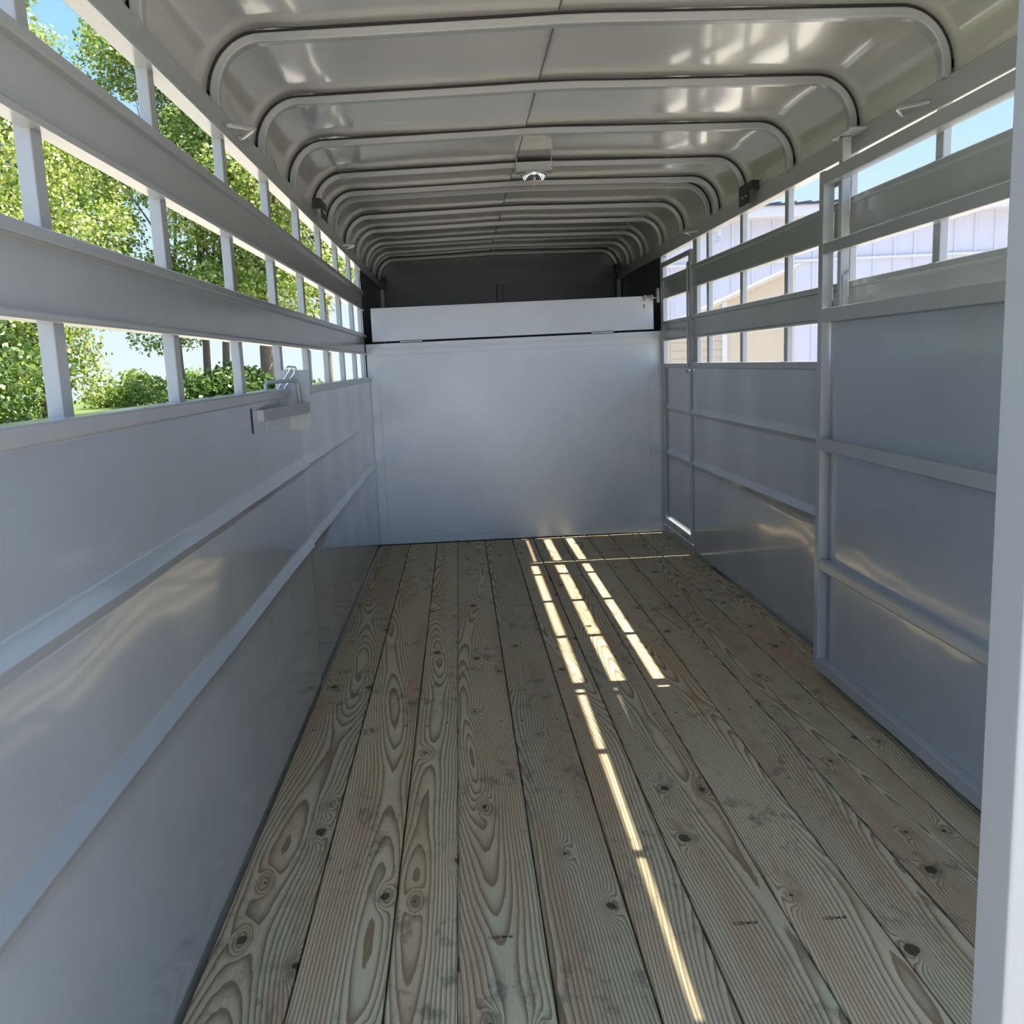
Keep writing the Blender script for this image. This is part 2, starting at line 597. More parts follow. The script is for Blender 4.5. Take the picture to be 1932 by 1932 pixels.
# posts stand between the rails, one continuous tube each outside the slats' inner lips
for k in range(-2, 7):
    yb_ = 2.105 + 0.607 * k
    if k == 6: yb_ = 5.747
    if k > 5: continue
    MB().box(-0.624, -0.599, yb_ - 0.042, yb_, 1.10, 1.80).build('side_post', PAINT, wall_left, bevel=0.003)
for yb_ in (5.747, 6.245):
    MB().box(-0.624, -0.599, yb_ - 0.042, yb_, 1.10, 1.80).build('side_post', PAINT, wall_left, bevel=0.003)
for ya_, yb_ in ((0.83, 0.872), (1.462, 1.504), (2.065, 2.105), (2.672, 2.714), (3.281, 3.321), (3.892, 3.934), (4.505, 4.547), (5.110, 5.152), (5.36, 5.443)):
    MB().box(1.345, 1.370, ya_, yb_, 1.10, 1.80).build('side_post', PAINT, wall_right, bevel=0.003)
# sheets of the enclosed nose
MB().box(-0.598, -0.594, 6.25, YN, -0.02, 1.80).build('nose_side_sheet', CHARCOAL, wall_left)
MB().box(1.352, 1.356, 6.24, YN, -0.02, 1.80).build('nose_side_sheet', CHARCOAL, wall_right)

# ------------------------------------------------------------------ roof sheet and bows
CX = 0.364
def roof_outline(off=0.0, low=1.80):
    a = 0.973 + off
    pts = [(a, low)]
    for k in range(0, 13):
        t_ = math.pi / 2 * k / 12
        pts.append((0.830 + (0.143 + off) * math.cos(t_), 1.880 + (0.155 + off) * math.sin(t_)))
    pts += [(0.60, 2.0395 + off), (0.42, 2.0425 + off), (0.2, 2.0465 + off), (0.06, 2.050 + off)]
    half = pts
    full = half + [(-x, z) for x, z in half[::-1]]
    return [(CX + x, z) for x, z in full]


def ceiling_mesh():
    m = MB()
    o1 = roof_outline(0.006, 1.80)
    # refine + lap seam at x = 0.303
    pts = []
    for (x0, z0), (x1, z1) in zip(o1[:-1], o1[1:]):
        L = math.hypot(x1 - x0, z1 - z0)
        n = max(1, int(L / 0.045))
        for k in range(n): pts.append((x0 + (x1 - x0) * k / n, z0 + (z1 - z0) * k / n))
    pts.append(o1[-1])
    seam = []
    done = False
    for x, z in pts:
        if not done and x < 0.303:
            seam += [(0.3045, z, 0.0), (0.3040, z, 1.0)]
            done = True
        seam.append((x, z, 1.0 if done and x > -0.40 else 0.0))
    ys = dense(Y0, YN + 0.012, 150)
    rings = []
    for y in ys:
        inner, outer = [], []
        for x, z, st in seam:
            flat = max(0.0, min(1.0, (z - 1.99) / 0.04))
            w_ = noise.noise(Vector((x * 1.6, y * 2.4, 1.0))) * 0.0035 * flat + 0.0018 * flat * math.sin((y - 2.62) / 0.6 * 2 * math.pi)
            w_ = max(w_, -0.0025)
            zz = z + w_ + 0.0025 - st * 0.0022 * flat
            inner.append((x, y, zz))
            outer.append((x + (0.003 if x > CX else -0.003) * (1 - flat), y, zz + 0.003))
        rings.append(inner + outer[::-1])
    m.sweep(None, rings)
    return m


ceiling = thing_props(ceiling_mesh().build('ceiling', ROOF, smooth='auto'), 'curved grey steel trailer roof on tubular bows', kind='structure')
BOWS = [0.80, 1.40, 2.01, 2.62, 3.215, 3.808, 4.427, 4.868, 5.030, 5.622, 6.187, 6.805, 7.350, 7.862]


def bow_mesh(y):
    o = roof_outline(-0.001, 1.856)
    m = MB()
    n = len(o)
    rings = []
    for i, (x, z) in enumerate(o):
        xa, za = o[max(i - 1, 0)]
        xb, zb = o[min(i + 1, n - 1)]
        tx_, tz = xb - xa, zb - za
        L = math.hypot(tx_, tz)
        nx, nz = tz / L, -tx_ / L          # candidate normal
        if (nx * (CX - x) + nz * (1.5 - z)) < 0: nx, nz = -nx, -nz
        h = 0.025
        rings.append([(x, y, z), (x, y + 0.034, z), (x + nx * h, y + 0.034, z + nz * h), (x + nx * h, y, z + nz * h)])
    m.sweep(None, rings)
    return m


GAP_SHADE = simple('black_gap_shade', (0.015, 0.015, 0.017), 0.7)
for y in BOWS[2:-4]:  # black strip painting the shade in the gap between bow and roof sheet
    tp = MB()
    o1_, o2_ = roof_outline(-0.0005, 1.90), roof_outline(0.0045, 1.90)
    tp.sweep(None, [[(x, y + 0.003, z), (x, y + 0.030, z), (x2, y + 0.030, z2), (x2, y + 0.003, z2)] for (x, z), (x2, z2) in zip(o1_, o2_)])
    tp.build('bow_gap_shade', GAP_SHADE, ceiling)
MB().box(0.3022, 0.3048, Y0, 7.85, 2.0505, 2.0565).build('lap_seam', simple('seam_sealant', (0.10, 0.10, 0.10), 0.7), ceiling)
for y in BOWS:
    bow_mesh(y).build('roof_bow', PAINT, ceiling, bevel=0.005, seg=3)

# ------------------------------------------------------------------ front bulkhead and nose
wf = MB().box(XL - 0.02, 1.345, YF, YF + 0.035, 0.004, 1.328)
wall_front = thing_props(wf.build('wall_front', SATIN, bevel=0.003), 'satin grey bulkhead closing the stock area', kind='structure')
MB().box(-0.515, 1.248, YF - 0.0045, YF, 0.052, 1.252).build('skin_sheet', SATIN, wall_front, bevel=0.0008)
MB().box(-0.50, 1.20, YF - 0.004, YF, 1.287, 1.300).build('stiffener_bar', SATIN, wall_front, bevel=0.001)
flap = MB().box(-0.543, 1.284, YF - 0.006, YF + 0.010, 1.339, 1.552).build('upper_flap', SATIN, wall_front, bevel=0.0015)
for a, b in ((-0.365, -0.220), (0.875, 1.020)):
    hm = MB().tube([(a, YF - 0.012, 1.333), ((a + b) / 2 - 0.001, YF - 0.012, 1.333)], 0.009, 14)
    hm.tube([((a + b) / 2 + 0.001, YF - 0.012, 1.333), (b, YF - 0.012, 1.333)], 0.009, 14)
    hm.box(a, b, YF - 0.004, YF, 1.310, 1.333).box(a, b, YF - 0.009, YF - 0.006, 1.333, 1.350)
    hm.build('hinge', SATIN, wall_front, smooth='auto')
sl = MB().tube([(1.222, YF - 0.018, 1.537), (1.312, YF - 0.018, 1.537)], 0.006, 12)
sl.box(1.222, 1.230, YF - 0.030, YF - 0.006, 1.520, 1.557).box(1.268, 1.276, YF - 0.030, YF - 0.006, 1.520, 1.557)
sl.box(1.222, 1.276, YF - 0.010, YF - 0.006, 1.545, 1.553)
sl.build('slide_bolt', PAINT, wall_front, smooth='auto')
MB().box(1.300, 1.318, YF - 0.045, YF - 0.002, 1.505, 1.595).build('bolt_keeper', PAINT, wall_front, bevel=0.004)
hs = MB()
hs.add([(1.225 + 0.0065 * math.cos(a), YF - 0.0068, 1.487 + 0.013 * math.sin(a)) for a in [2 * math.pi * k / 16 for k in range(16)]], [tuple(range(16))])
hs.build('bolt_hole', DARKHOLE, wall_front, fix=False)
hs = MB()
hs.add([(1.2275 + 0.0035 * math.cos(a), YF - 0.0073, 1.485 + 0.007 * math.sin(a)) for a in [2 * math.pi * k / 16 for k in range(16)]], [tuple(range(16))])
hs.build('padlock_pin', BOLT, wall_front, fix=False)

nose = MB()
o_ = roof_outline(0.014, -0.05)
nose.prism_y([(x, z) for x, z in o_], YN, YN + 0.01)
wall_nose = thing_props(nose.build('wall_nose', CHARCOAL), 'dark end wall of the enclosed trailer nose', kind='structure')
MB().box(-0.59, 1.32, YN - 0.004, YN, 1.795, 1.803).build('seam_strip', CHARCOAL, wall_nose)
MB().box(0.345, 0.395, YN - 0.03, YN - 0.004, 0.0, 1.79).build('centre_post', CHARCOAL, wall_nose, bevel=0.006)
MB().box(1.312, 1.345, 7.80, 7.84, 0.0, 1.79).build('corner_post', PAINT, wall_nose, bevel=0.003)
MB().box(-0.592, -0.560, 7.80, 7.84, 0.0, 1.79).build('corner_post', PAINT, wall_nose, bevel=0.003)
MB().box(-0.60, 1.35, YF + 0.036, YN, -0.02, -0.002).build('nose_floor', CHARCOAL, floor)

# ------------------------------------------------------------------ escape door at the front of the right wall
dy0, dy1 = 5.452, 6.212
dz0, dz1 = 0.062, 1.750
dfr = MB()
dx0, dx1 = 1.330, 1.362
dfr.box(dx0, dx1, dy0, dy0 + 0.040, dz0, dz1).box(dx0, dx1, dy1 - 0.040, dy1, dz0, dz1)
dfr.box(dx0, dx1, dy0 + 0.04, dy1 - 0.04, dz1 - 0.032, dz1).box(dx0, dx1, dy0 + 0.04, dy1 - 0.04, dz0, dz0 + 0.040)
dfr.box(dx0, dx1, dy0 + 0.04, dy1 - 0.04, 1.090, 1.118)
door = thing_props(dfr.build('door_1', PAINT, bevel=0.003), 'narrow grey slatted escape door in the side wall', kind='structure')
ZD = ZS[:]
def door_x(y, z): return XR + 0.012 - rib(z) * 0.8 + wavy(y, z, 21.0) * 0.6
sheet_grid(lambda y, z: door_x(y, z), dy0 + 0.038, dy1 - 0.038, 0, 1.1, 20, [z for z in ZD if z > 0.09], 1).build('sheet_panel', SHEET, door, smooth=True)
for z0, z1 in ((1.258, 1.385), (1.522, 1.655)):
    MB().prism_y(slat_profile(z0, z1, dx0 + 0.001, 1)[::1], dy0 + 0.036, dy1 - 0.036).build('side_slat', PAINT, door, bevel=0.002)
MB().tube([(1.322, 5.485, 1.095), (1.322, 5.485, 1.66), (1.322, 5.47, 1.678), (1.322, 5.42, 1.684), (1.322, 5.405, 1.672), (1.322, 5.405, 1.655)], 0.006, 10).build('latch_rod', PAINT, door, smooth='auto')
MB().tube([(1.322, 5.52, 1.078), (1.315, 5.50, 1.066), (1.315, 5.47, 1.066), (1.322, 5.45, 1.078)], 0.004, 8).build('rod_keeper', PAINT, door, smooth='auto')
# sill below the door and frame posts either side of it
MB().box(1.342, 1.375, 5.443, 6.25, -0.03, 0.050).build('door_sill', PAINT, wall_right, bevel=0.003)
MB().box(1.330, 1.372, 6.222, 6.249, 0.0, 1.79).build('door_post', PAINT, wall_right, bevel=0.003)

# ------------------------------------------------------------------ divider gate folded against the right wall
g = empty('divider_gate', (1.257, 2.10, 0.03))
thing_props(g, 'tall grey divider gate swung back along the right wall', 'gate')
gx0, gx1 = 1.238, 1.276
yn, yfar = 1.30, 3.284
def gbox(name, y0, y1, z0, z1, x0=gx0, x1=gx1, bev=0.003, mat=PAINT, par=g):
    return MB().box(x0, x1, y0, y1, z0, z1).build(name, mat, par, bevel=bev)
gbox('stile', yfar - 0.040, yfar, 0.030, 1.745)
gbox('stile', yn, yn + 0.040, 0.030, 1.745)
gbox('gate_rail', yn + 0.04, yfar - 0.040, 1.700, 1.741)
gbox('gate_rail', yn + 0.04, yfar - 0.040, 1.475, 1.513)
gbox('gate_rail', yn + 0.04, yfar - 0.040, 1.254, 1.300)
gbox('gate_rail', yn + 0.04, yfar - 0.040, 0.820, 0.862)
gbox('gate_rail', yn + 0.04, yfar - 0.040, 0.395, 0.435, bev=0.008)
gbox('gate_rail', yn + 0.04, yfar - 0.040, 0.030, 0.072)
sheet_grid(lambda y, z: gx1 - 0.008 + 0.004 * noise.noise(Vector((y * 1.3, z * 2.1, 44))) + 0.0015 * noise.noise(Vector((y * 5, z * 3, 7))),
           yn + 0.03, 3.232, 0, 1, 60, dense(0.05, 1.28, 40), 1).build('sheet_panel', SHEET, g, smooth=True)
lp = MB().box(1.2765, 1.306, 3.187, 3.217, 1.240, 1.838).build('latch_post', PAINT, g, bevel=0.003)
MB().prism_y([(0, 0), (0.1, 0), (0.1, 0.1), (0, 0.1)], 0, 0.1)
cp = MB()
ang = [math.pi * k / 8 for k in range(9)]
outl = [(1.262, 3.09), (1.318, 3.09), (1.318, 3.24)] + [(1.290 + 0.028 * math.cos(a), 3.24 + 0.024 * math.sin(a)) for a in ang[1:-1]] + [(1.262, 3.24)]
nn = len(outl)
cp.add([(x, y, 1.8385) for x, y in outl] + [(x, y, 1.845) for x, y in outl],
       [tuple(range(nn))[::-1], tuple(range(nn, 2 * nn))] + [(i, (i + 1) % nn, nn + (i + 1) % nn, nn + i) for i in range(nn)])
cp.build('cap_plate', PAINT, lp, bevel=0.001)
MB().box(1.283, 1.300, 3.180, 3.1865, 1.30, 1.405).tube([(1.290, 3.184, 1.40), (1.305, 3.175, 1.418)], 0.005, 8).build('latch_lever', PAINT, lp, smooth='auto')
for z in (1.30, 1.69):
    MB().box(1.2765, 1.280, 3.217, 3.26, z, z + 0.03).build('weld_tab', PAINT, g)
g.rotation_euler = (0, 0, 0)
# the gate leans a touch inwards towards its hinge end
g.rotation_euler[2] = math.radians(-0.5)
g.location.x -= 0.010

# ------------------------------------------------------------------ rear doorway
rp = thing_props(empty('rear_door_post', (0.50, 0.81, GROUND)), 'pale grey rear door post standing at the right edge of view', 'post')
MB().box(0.484, 0.540, 0.790, 0.846, -0.02, 2.03).build('post_tube', PAINT, rp, bevel=0.004)
MB().box(0.500, 0.524, 0.806, 0.830, GROUND, -0.02).build('drop_leg', PAINT, rp)

# ------------------------------------------------------------------ small hardware
def tie_loop(name, s, xw, y0, y1, z, label, group=None):
    pts = [(xw, y0, z), (xw - s * 0.012, y0 + 0.002, z), (xw - s * 0.052, (y0 + y1) / 2 - 0.01, z + 0.004), (xw - s * 0.058, (y0 + y1) / 2, z + 0.004),
           (xw - s * 0.052, (y0 + y1) / 2 + 0.012, z + 0.004), (xw - s * 0.012, y1 - 0.002, z), (xw, y1, z)]
    o = MB().tube(pts, 0.0055, 10).build(name, PAINT, smooth='auto')
    return thing_props(o, label, 'tie ring', 'welded tie rings under the roof')


tie_loop('tie_ring', -1, -0.570, 2.62, 2.76, 1.812, 'nearer grey rod tie ring on left roof rail, above side slats')
tie_loop('tie_ring', -1, -0.570, 5.12, 5.26, 1.812, 'farther grey rod tie ring on left roof rail, past the black bracket')
tie_loop('tie_ring', 1, 1.326, 2.715, 2.855, 1.818, 'nearer grey rod tie ring on right roof rail, above the divider gate')
tie_loop('tie_ring', 1, 1.326, 5.24, 5.38, 1.818, 'farther grey rod tie ring on right roof rail, near the escape door')


def bracket(s, xw, y0, y1, z0, z1, label):
    e = thing_props(empty('black_bracket', (xw, (y0 + y1) / 2, z0)), label, 'bracket', 'black brackets on the roof rails')
    a, b = sorted((xw - s * 0.034, xw - s * 0.028))
    MB().box(a, b, y0 + 0.035, y1, z0, z1).build('plate', BLACK, e, bevel=0.0015)
    a, b = sorted((xw, xw - s * 0.034))
    MB().box(a, b, y0, y0 + 0.035, z1 - 0.042, z1).build('mounting_arm', BLACK, e, bevel=0.0015)
    for yy in (y0 + 0.075, y0 + 0.125):
        MB().lathe((xw - s * 0.034, yy, z0 + 0.035), [(0.0001, 0.0), (0.005, 0.0), (0.005, -s * 0.003), (0.003, -s * 0.005), (0.0001, -s * 0.0055)], 12, 'x').build('bolt', BOLT, e, smooth='auto')
    return e


bracket(1, 1.326, 4.20, 4.385, 1.800, 1.890, 'black bolted bracket on right roof rail, beside fifth roof bow')
bracket(-1, -0.570, 4.12, 4.30, 1.800, 1.880, 'black bolted bracket on left roof rail, between two roof bows')
bracket(1, 1.322, 7.66, 7.80, 1.780, 1.900, 'black bracket in the dark nose, right end of its last bow')
bracket(-1, -0.570, 7.66, 7.80, 1.780, 1.880, 'black bracket in the dark nose, left end of its last bow')

# dome light
dl = thing_props(empty('dome_light', (0.378, 4.40, 1.985)), 'chrome bowl interior light on a grey bracket at roof centre', 'lamp')
hb = MB().box(0.300, 0.458, 4.352, 4.424, 1.992, 1.996).box(0.300, 0.458, 4.350, 4.354, 1.992, 2.032).box(0.300, 0.304, 4.354, 4.424, 1.996, 2.050).box(0.454, 0.458, 4.354, 4.424, 1.996, 2.050)
hb.build('mounting_bracket', PAINT, dl, bevel=0.001)
MB().lathe((0.378, 4.388, 1.992), [(0.0001, 0), (0.050, 0), (0.057, -0.004), (0.058, -0.008), (0.053, -0.022), (0.043, -0.034), (0.038, -0.038), (0.0001, -0.038)], 40).build('chrome_bowl', CHROME, dl, smooth='auto')
GL = NT('frosted_lens')
GL.b.inputs['Base Color'].default_value = (0.72, 0.62, 0.60, 1)
GL.b.inputs['Roughness'].default_value = 0.35
GL.b.inputs['Transmission Weight'].default_value = 0.3
MB().lathe((0.378, 4.388, 1.954), [(0.0001, 0), (0.038, 0), (0.034, -0.005), (0.018, -0.010), (0.006, -0.013), (0.003, -0.018), (0.0001, -0.018)], 40).build('lens', GL.m, dl, smooth='auto')

# gate catch on the left wall
gc = thing_props(empty('gate_catch', (-0.55, 3.2, 0.98)), 'grey gate catch plate with rod handle welded on the left panel rail', 'latch')
cpz = [(-0.600, 1.178), (-0.497, 1.177), (-0.497, 0.998)] + [(-0.515 + 0.018 * math.cos(a), 0.996 + 0.018 * math.sin(a)) for a in [-math.pi / 2 * k / 6 for k in range(1, 7)]] + [(-0.578, 0.978), (-0.578, 1.085), (-0.600, 1.118)]
MB().prism_y(cpz, 3.197, 3.203).build('plate', PAINT, gc, bevel=0.001)
bar = MB()
A_, B_ = Vector((-0.556, 2.70)), Vector((-0.500, 3.196))
nrm = Vector((-(B_ - A_).y, (B_ - A_).x)).normalized() * 0.005
q4 = [A_, B_, B_ + nrm, A_ + nrm]
bar.add([(p.x, p.y, 1.036) for p in q4] + [(p.x, p.y, 1.070) for p in q4], [(0, 1, 2, 3), (4, 7, 6, 5), (0, 4, 5, 1), (1, 5, 6, 2), (2, 6, 7, 3), (3, 7, 4, 0)])
bar.box(-0.572, -0.552, 2.694, 2.702, 1.036, 1.070)
bar.build('guide_bar', PAINT, gc, bevel=0.001)
MB().tube([(-0.606, 3.02, 1.11), (-0.606, 3.02, 1.135), (-0.602, 3.03, 1.143), (-0.545, 3.16, 1.144), (-0.536, 3.175, 1.140), (-0.532, 3.18, 1.130), (-0.530, 3.185, 1.065)], 0.0062, 12).build('rod_handle', PAINT, gc, smooth='auto')
MB().box(-0.572, -0.568, 2.61, 2.62, 1.01, 1.078).build('slot', DARKHOLE, gc)
sh_ = thing_props(empty('snap_hook', (-0.56, 3.19, 1.13)), 'chrome snap hook threaded over the gate catch plate', 'hook')


def link_loop(a, b, wd, r=0.0028, n=16):
    a, b = Vector(a), Vector(b)
    ax = (b - a).normalized()
    sd = ax.cross(Vector((0, 1, 0))).normalized()
    pts = []
    for k in range(n):
        t_ = -math.pi / 2 + math.pi * k / (n - 1)
        pts.append(b + sd * wd * math.sin(t_) + ax * wd * math.cos(t_))
    for k in range(n):
        t_ = math.pi / 2 + math.pi * k / (n - 1)
        pts.append(a + sd * wd * math.sin(t_) + ax * wd * math.cos(t_))
    return MB().tube(pts, r, 10, closed=True)


link_loop((-0.590, 3.185, 1.118), (-0.549, 3.185, 1.172), 0.0085).build('hook_body', CHROME, sh_, smooth=True)
link_loop((-0.560, 3.19, 1.182), (-0.545, 3.21, 1.180), 0.008, 0.003).build('hook_gate', CHROME, sh_, smooth=True)

# ------------------------------------------------------------------ trees and bushes outside on the left
def leaf_mat(name, c1, c2, c3):
    t = NT(name)
    gi = t.node('ShaderNodeNewGeometry').outputs['Random Per Island']
    base = t.ramp(gi, [(0.0, c1), (0.45, c2), (1.0, c3)])
    n_, l_ = t.n, t.l
    n_.remove(t.b)
    out = n_['Material Output']
    df, tr, gl, m1, m2 = (t.node('ShaderNodeBsdfDiffuse'), t.node('ShaderNodeBsdfTranslucent'), t.node('ShaderNodeBsdfGlossy'), t.node('ShaderNodeMixShader'), t.node('ShaderNodeMixShader'))
    l_.new(base, df.inputs[0])
    l_.new(base, tr.inputs[0])
    gl.inputs['Roughness'].default_value = 0.4
    m1.inputs[0].default_value = 0.35
    l_.new(df.outputs[0], m1.inputs[1])
    l_.new(tr.outputs[0], m1.inputs[2])
    m2.inputs[0].default_value = 0.05
    l_.new(m1.outputs[0], m2.inputs[1])
    l_.new(gl.outputs[0], m2.inputs[2])
    l_.new(m2.outputs[0], out.inputs[0])
    return t.m


LEAF = leaf_mat('cottonwood_leaf', (0.10, 0.20, 0.02), (0.28, 0.37, 0.04), (0.60, 0.60, 0.28))
LEAF2 = leaf_mat('dark_leaf', (0.04, 0.09, 0.015), (0.09, 0.17, 0.03), (0.20, 0.27, 0.06))
LEAF3 = leaf_mat('bright_bush_leaf', (0.12, 0.21, 0.02), (0.24, 0.33, 0.05), (0.38, 0.42, 0.10))
bk = NT('bark')
bk.link(bk.mix(bk.noise(bk.pos(), 9, 5, 0.7), (0.10, 0.075, 0.055), (0.24, 0.19, 0.14)), bk.b.inputs['Base Color'])
bk.b.inputs['Roughness'].default_value = 0.9
bk.bump(bk.noise(bk.pos(), 22, 4), 0.8, 0.03)
BARK = bk.m


def leaves_mesh(name, centres, radii, per, size, mat, parent, origin, rng):
    """leaf-shaped quads gathered in tufts around the twig ends"""
    P, N = [], []
    for c_, r_ in zip(centres, radii):
        n = max(20, int(per * (r_ / 1.0) ** 2))
        d = rng.normal(size=(n, 3))
        d /= np.linalg.norm(d, axis=1)[:, None]
        rad = r_ * rng.uniform(0.25, 1.0, n) ** 0.6
        p = np.array(c_) + d * rad[:, None] * np.array([1, 1, 0.8])
        P.append(p)
        N.append(d * 0.5 + rng.normal(size=(n, 3)) * 0.7 + np.array([0.25, -0.1, 0.5]))
    P = np.concatenate(P)
    N = np.concatenate(N)
    P = P[P[:, 2] > GROUND + 0.05] if True else P
    N = N[:len(P)]
    n = len(P)
    N /= np.linalg.norm(N, axis=1)[:, None]
    a = rng.normal(size=(n, 3))
    T = np.cross(N, a)
    T /= np.linalg.norm(T, axis=1)[:, None]
    B = np.cross(N, T)
    s = size * rng.uniform(0.6, 1.25, n)[:, None]
    V = np.stack([P - T * s * 0.55, P + B * s * 0.42 + T * s * -0.05, P + T * s * 0.6 - N * s * 0.1, P - B * s * 0.42 + T * s * -0.05], 1).reshape(-1, 3) - np.array(origin)
    me = bpy.data.meshes.new(name)
    me.vertices.add(4 * n)
    me.vertices.foreach_set('co', V.ravel())
    me.loops.add(4 * n)
    me.loops.foreach_set('vertex_index', np.arange(4 * n))
    me.polygons.add(n)
    me.polygons.foreach_set('loop_start', np.arange(n) * 4)
    me.polygons.foreach_set('loop_total', np.full(n, 4))
    me.update()
    me.validate()
    me.materials.append(mat)
    o = bpy.data.objects.new(name, me)
    C.objects.link(o)
    o.parent = parent
    return o


def tree(x, y, h, cw, base, trunks, leafsize, nclump, per, mat, label, seed, lean=0.0, name='cottonwood_tree', cat='tree', group='trees beyond the left wall', rc=(0.7, 1.5), crown_shift=(0, 0)):
    rng = np.random.default_rng(seed)
    root = thing_props(empty(name, (x, y, GROUND)), label, cat, group)
    cs, rs = [], []
    zc = GROUND + base + (h - base) / 2
    for _ in range(nclump):
        d = rng.normal(size=3)
        d /= np.linalg.norm(d)
        q = rng.uniform(0.35, 1.0) ** 0.5
        r_ = rng.uniform(*rc)
        zz = d[2] * (h - base) / 2 * q
        taper = 1.0 - 0.35 * max(0, d[2])
        cs.append((x + crown_shift[0] + d[0] * cw / 2 * q * taper, y + crown_shift[1] + d[1] * cw / 2 * q * taper, zc + zz))
        rs.append(r_)
    leaves_mesh('foliage', cs, rs, per, leafsize, mat, root, (x, y, GROUND), rng)
    tm = MB()
    tops = []
    for (dx, dy, r0) in trunks:
        pts, rad = [], []
        top = np.array([x + dx * 1.5 + crown_shift[0] * 0.5, y + dy * 1.5 + crown_shift[1] * 0.5, GROUND + h * 0.72])
        b0 = np.array([x + dx, y + dy, GROUND - 0.1])
        for k in range(9):
            t_ = k / 8
            p = b0 * (1 - t_) + top * t_ + np.array([math.sin(t_ * 5 + dx) * 0.12, 0, 0]) * t_
            pts.append(p)
            rad.append(r0 * (1 - 0.75 * t_))
        tm.tube(pts, r0, 9, radii=rad)
        tops.append(pts)
    if name != 'bush':
        idx = rng.choice(len(cs), min(len(cs), 16), replace=False)
        for j in idx:
            pts = tops[j % len(tops)]
            st = pts[int(rng.integers(2, 7))]
            en = np.array(cs[j])
            if en[2] < st[2] - 1: continue
            mid = (st + en) / 2 + np.array([0, 0, 0.25])
            r0 = trunks[j % len(trunks)][2] * 0.35
            tm.tube([st, mid, en], r0, 6, radii=[r0, r0 * 0.6, r0 * 0.15])
    to = tm.build('trunk', BARK, root, smooth=True)
    return root


tree(-15.0, 24.0, 16.6, 12.4, 0.3, [(0.8, 0, 0.22), (-0.8, 0.5, 0.16)], 0.125, 165, 430, LEAF, 'cottonwood tree nearest the rear, seen between the first slats on left', 11)
tree(-12.1, 27.5, 13.4, 5.0, 0.2, [(0.3, 0, 0.16)], 0.12, 95, 430, LEAF, 'bright cottonwood tree left of the open sky gap, leaves down to grass', 12, rc=(0.6, 1.2), lean=1)
tree(-12.6, 44.5, 18.5, 10.0, 3.0, [(-0.2, 0, 0.24), (0.9, 0.3, 0.20), (1.9, -0.4, 0.2)], 0.17, 105, 290, LEAF, 'tall cottonwood tree with three bare trunks right of the sky gap', 13, rc=(0.8, 1.7))
tree(-8.4, 42.5, 16.5, 7.4, 3.2, [(0.0, 0, 0.34)], 0.17, 84, 290, LEAF, 'tall cottonwood tree with one thick trunk behind the gate catch', 14, rc=(0.8, 1.6))
tree(-8.4, 60.0, 19.5, 10.0, 6.0, [(0.3, 0, 0.3)], 0.22, 80, 210, LEAF, 'distant cottonwood tree with drooping branches nearest the front wall', 15, rc=(0.9, 1.8))
tree(-11.6, 20.5, 3.6, 5.6, 0.0, [(0.0, 0, 0.06)], 0.14, 60, 600, LEAF2, 'dark leafy bush at the foot of the nearest cottonwood', 21, name='bush', cat='bush', group='bushes along the meadow', rc=(0.7, 1.2))
tree(-15.0, 22.5, 4.2, 6.0, 0.0, [(0.0, 0, 0.06)], 0.14, 50, 500, LEAF2, 'dark leafy bush at the very left edge, behind the first slat post', 26, name='bush', cat='bush', group='bushes along the meadow', rc=(0.7, 1.2))
tree(-9.7, 40.0, 1.9, 3.8, 0.0, [(0.0, 0, 0.06)], 0.18, 34, 420, LEAF2, 'dark low bush under the three-trunked cottonwood', 22, name='bush', cat='bush', group='bushes along the meadow', rc=(0.5, 0.9))
tree(-6.7, 40.0, 1.8, 2.2, 0.0, [(0.0, 0, 0.06)], 0.16, 18, 300, LEAF2, 'dark low bush under the thick-trunked cottonwood', 23, name='bush', cat='bush', group='bushes along the meadow', rc=(0.5, 0.8))
tree(-21.0, 62.0, 2.0, 6.5, 0.0, [(0.0, 0, 0.06)], 0.22, 34, 190, LEAF3, 'bright green bush in the sky gap, touching the first cottonwood', 24, name='bush', cat='bush', group='bushes along the meadow', rc=(0.6, 1.0))
tree(-18.6, 68.0, 1.9, 5.0, 0.0, [(0.0, 0, 0.06)], 0.22, 30, 190, LEAF3, 'farther bright bush in the sky gap, next to a slat post', 25, name='bush', cat='bush', group='bushes along the meadow', rc=(0.6, 1.0))

# utility line far behind
WOODPOLE = simple('weathered_pole', (0.16, 0.14, 0.12), 0.9)
WIRE = simple('dark_wire', (0.05, 0.05, 0.055), 0.6)
po = MB().tube([(-22.8, 150, GROUND), (-22.8, 150, 5.2)], 0.14, 8).box(-23.9, -21.7, 149.9, 150.1, 4.6, 4.75)
thing_props(po.build('utility_pole', WOODPOLE), 'thin far utility pole seen low between the front slats', 'pole')
wi = MB().tube([(-60, 95, 10.2), (-45, 115, 8.6), (-35, 131, 6.4), (-23.1, 149.6, 5.0)], 0.02, 6)
thing_props(wi.build('utility_wire', WIRE, smooth=True), 'dark overhead wire crossing the sky gap to the far pole', 'wire')

